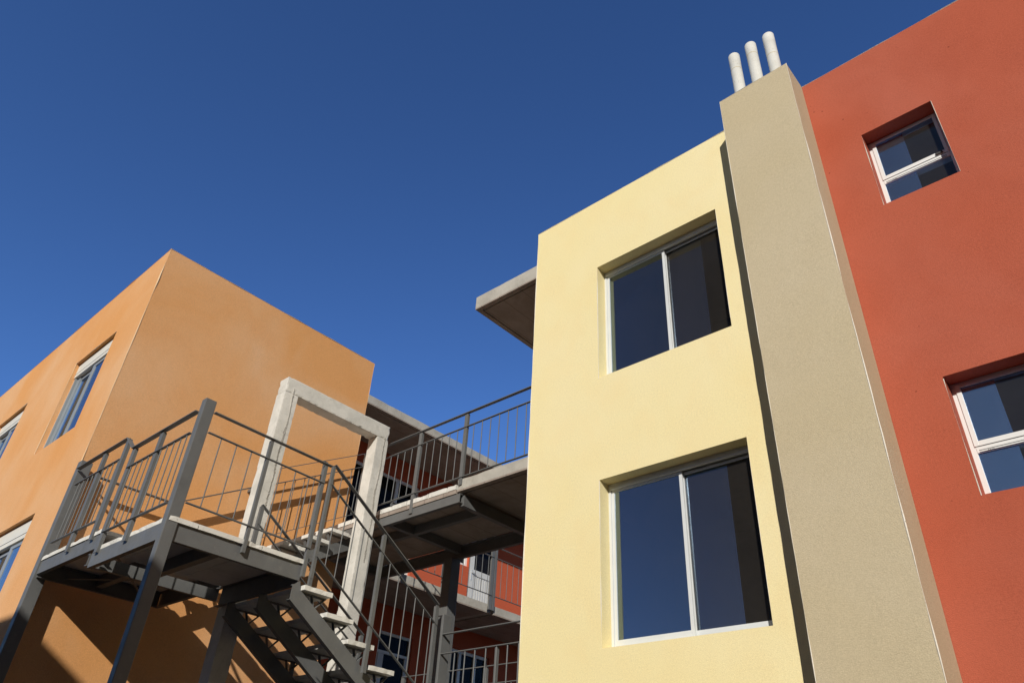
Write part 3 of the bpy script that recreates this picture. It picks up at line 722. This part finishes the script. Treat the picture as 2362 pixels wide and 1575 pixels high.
rm = railing('railing', 'grey steel railing of tall square grid bars at the foot of the yellow wall edge', (6.1, 6.0, 2.6), [
    dict(a=(6.12, 6.68, 3.655), b=(6.12, 5.38, 3.655), mid=.215, bot=.96, w=.04,
         bal=fr(6.68, 5.38, (6.456, 6.291, 6.137, 5.97, 5.81, 5.65, 5.49)))],
    [(6.125, 5.82, 3.44, 2.45, 'y', .03)], rod=.008)
rn = railing('railing', 'grey steel railing on the far edge of the lower footbridge in shade', (7.6, 7.2, 2.6), [
    dict(a=(7.6, 9.08, 3.64), b=(7.6, 5.4, 3.64), mid=.22, bot=.96, w=.03, bal=fr(9.08, 5.4, [9.0 - .16 * i for i in range(22)]))],
    [(7.6, 9.07, 3.64, 2.45, 'y', .06), (7.6, 7.4, 3.64, 2.45, 'y', .06), (7.6, 6.2, 3.64, 2.45, 'y', .06)])
yg = 10.105
ro = railing('railing', 'grey steel railing left of the paired posts on the sunlit back gallery', (9.1, yg, 5.5), [
    dict(a=(7.70, yg, 6.635), b=(10.41, yg, 6.635), mid=.22, bot=.965, bal=fr(7.7, 10.41, [7.86 + .172 * i for i in range(15) if abs(7.86 + .172 * i - 9.13) > .05]))],
    [(7.72, yg, 6.63, 5.4, 'x', .06), (9.13, yg, 6.63, 5.40, 'x', .06), (10.39, yg, 6.63, 5.40, 'x', .08)])
rp = railing('railing', 'grey steel railing right of the paired posts on the back gallery, beside the yellow wall', (11.5, yg, 5.5), [
    dict(a=(10.48, yg, 6.635), b=(13.6, yg, 6.635), mid=.22, bot=.965, bal=fr(10.48, 13.6, [10.647 + .172 * i for i in range(17)]))],
    [(10.48, yg, 6.63, 5.40, 'x', .06), (12.0, yg, 6.63, 5.40, 'x', .06), (13.58, yg, 6.63, 5.40, 'x', .06)])

# ------------------------------------------------------------------ the block across the street (behind the camera, throws the low shadow)
ob = thing('apartment_block', 'cream rendered block across the street that throws the shadow low on the orange house', 'building', (-10, -3, 0))
oo = [(y, y + 1.3, z, z + 1.5) for y in (-10, -7.5, -5, -2.5, 0, 2.5) for z in (.9, 3.6, 6.2)]
mb = MB(); panel(mb, 'x', -6.2, -5.9, -12, 6.0, 0, 8.6, oo)
mb.box(-14, -6.2, -12, -11.7, 0, 8.6); mb.box(-14, -6.2, 5.7, 6.0, 0, 8.6); mb.box(-14, -13.7, -11.7, 5.7, 0, 8.6); mb.build('wall', M_opp, ob, merge=True)
mb = MB(); mb.box(-13.7, -6.2, -11.7, 5.7, 8.1, 8.3); mb.build('roof', M_roofing, ob)
for (a, b, c, d) in oo:
    f = MB(); frame_x(f, -6.1, -6.02, a, b, c, d, .06); f.box(-6.099, -6.021, (a + b) / 2 - .03, (a + b) / 2 + .03, c + .06, d - .06)
    fr_ = f.build('window', M_white, ob); MB().box(-6.07, -6.064, a + .06, b - .06, c + .06, d - .06).build('pane', G_yel, fr_)

# unseen blocks added around the camera to cut low sky light and deepen the shade
def sky_blocker(label, x0, x1, y0, y1, h, rows):
    o = thing('sky_blocker', label, 'building', ((x0 + x1) / 2, (y0 + y1) / 2, 0)); m = MB(); ho_ = []
    face = 'x' if rows == 'x' else 'y'
    lo, hi_ = (y0, y1) if face == 'x' else (x0, x1); u = lo + 1.2
    while u + 1.3 < hi_ - .5:
        for z in (1.2, 4.2, 7.2):
            if z + 2 < h: ho_.append((u, u + 1.3, z, z + 1.5))
        u += 2.9
    if face == 'x':
        panel(m, 'x', x1 - .3, x1, y0, y1, 0, h, ho_); m.box(x0, x1 - .3, y0, y0 + .3, 0, h); m.box(x0, x1 - .3, y1 - .3, y1, 0, h); m.box(x0, x0 + .3, y0 + .3, y1 - .3, 0, h)
    else:
        panel(m, 'y', y1 - .3, y1, x0, x1, 0, h, ho_); m.box(x0, x0 + .3, y0, y1 - .3, 0, h); m.box(x1 - .3, x1, y0, y1 - .3, 0, h); m.box(x0 + .3, x1 - .3, y0, y0 + .3, 0, h)
    m.build('wall', M_opp, o, merge=True); MB().box(x0 + .31, x1 - .31, y0 + .31, y1 - .31, h - .5, h - .3).build('roof', M_roofing, o)
    for (a, b, c, d) in ho_:
        if face == 'x': MB().box(x1 - .2, x1 - .19, a, b, c, d).build('window', G_yel, o)
        else: MB().box(a, b, y1 - .2, y1 - .19, c, d).build('window', G_yel, o)
sky_blocker('unseen long cream block added left of the camera to cut low sky light', -38, -28, 8.5, 64, 10.2, 'x')
sky_blocker('unseen cream block added beyond the red house to cut low sky light', -7, 16, -26, -13, 12.5, 'y')
sky_blocker('unseen cream block added beyond the opposite block to cut low sky light', -30, -21, -34, -14, 13.0, 'x')
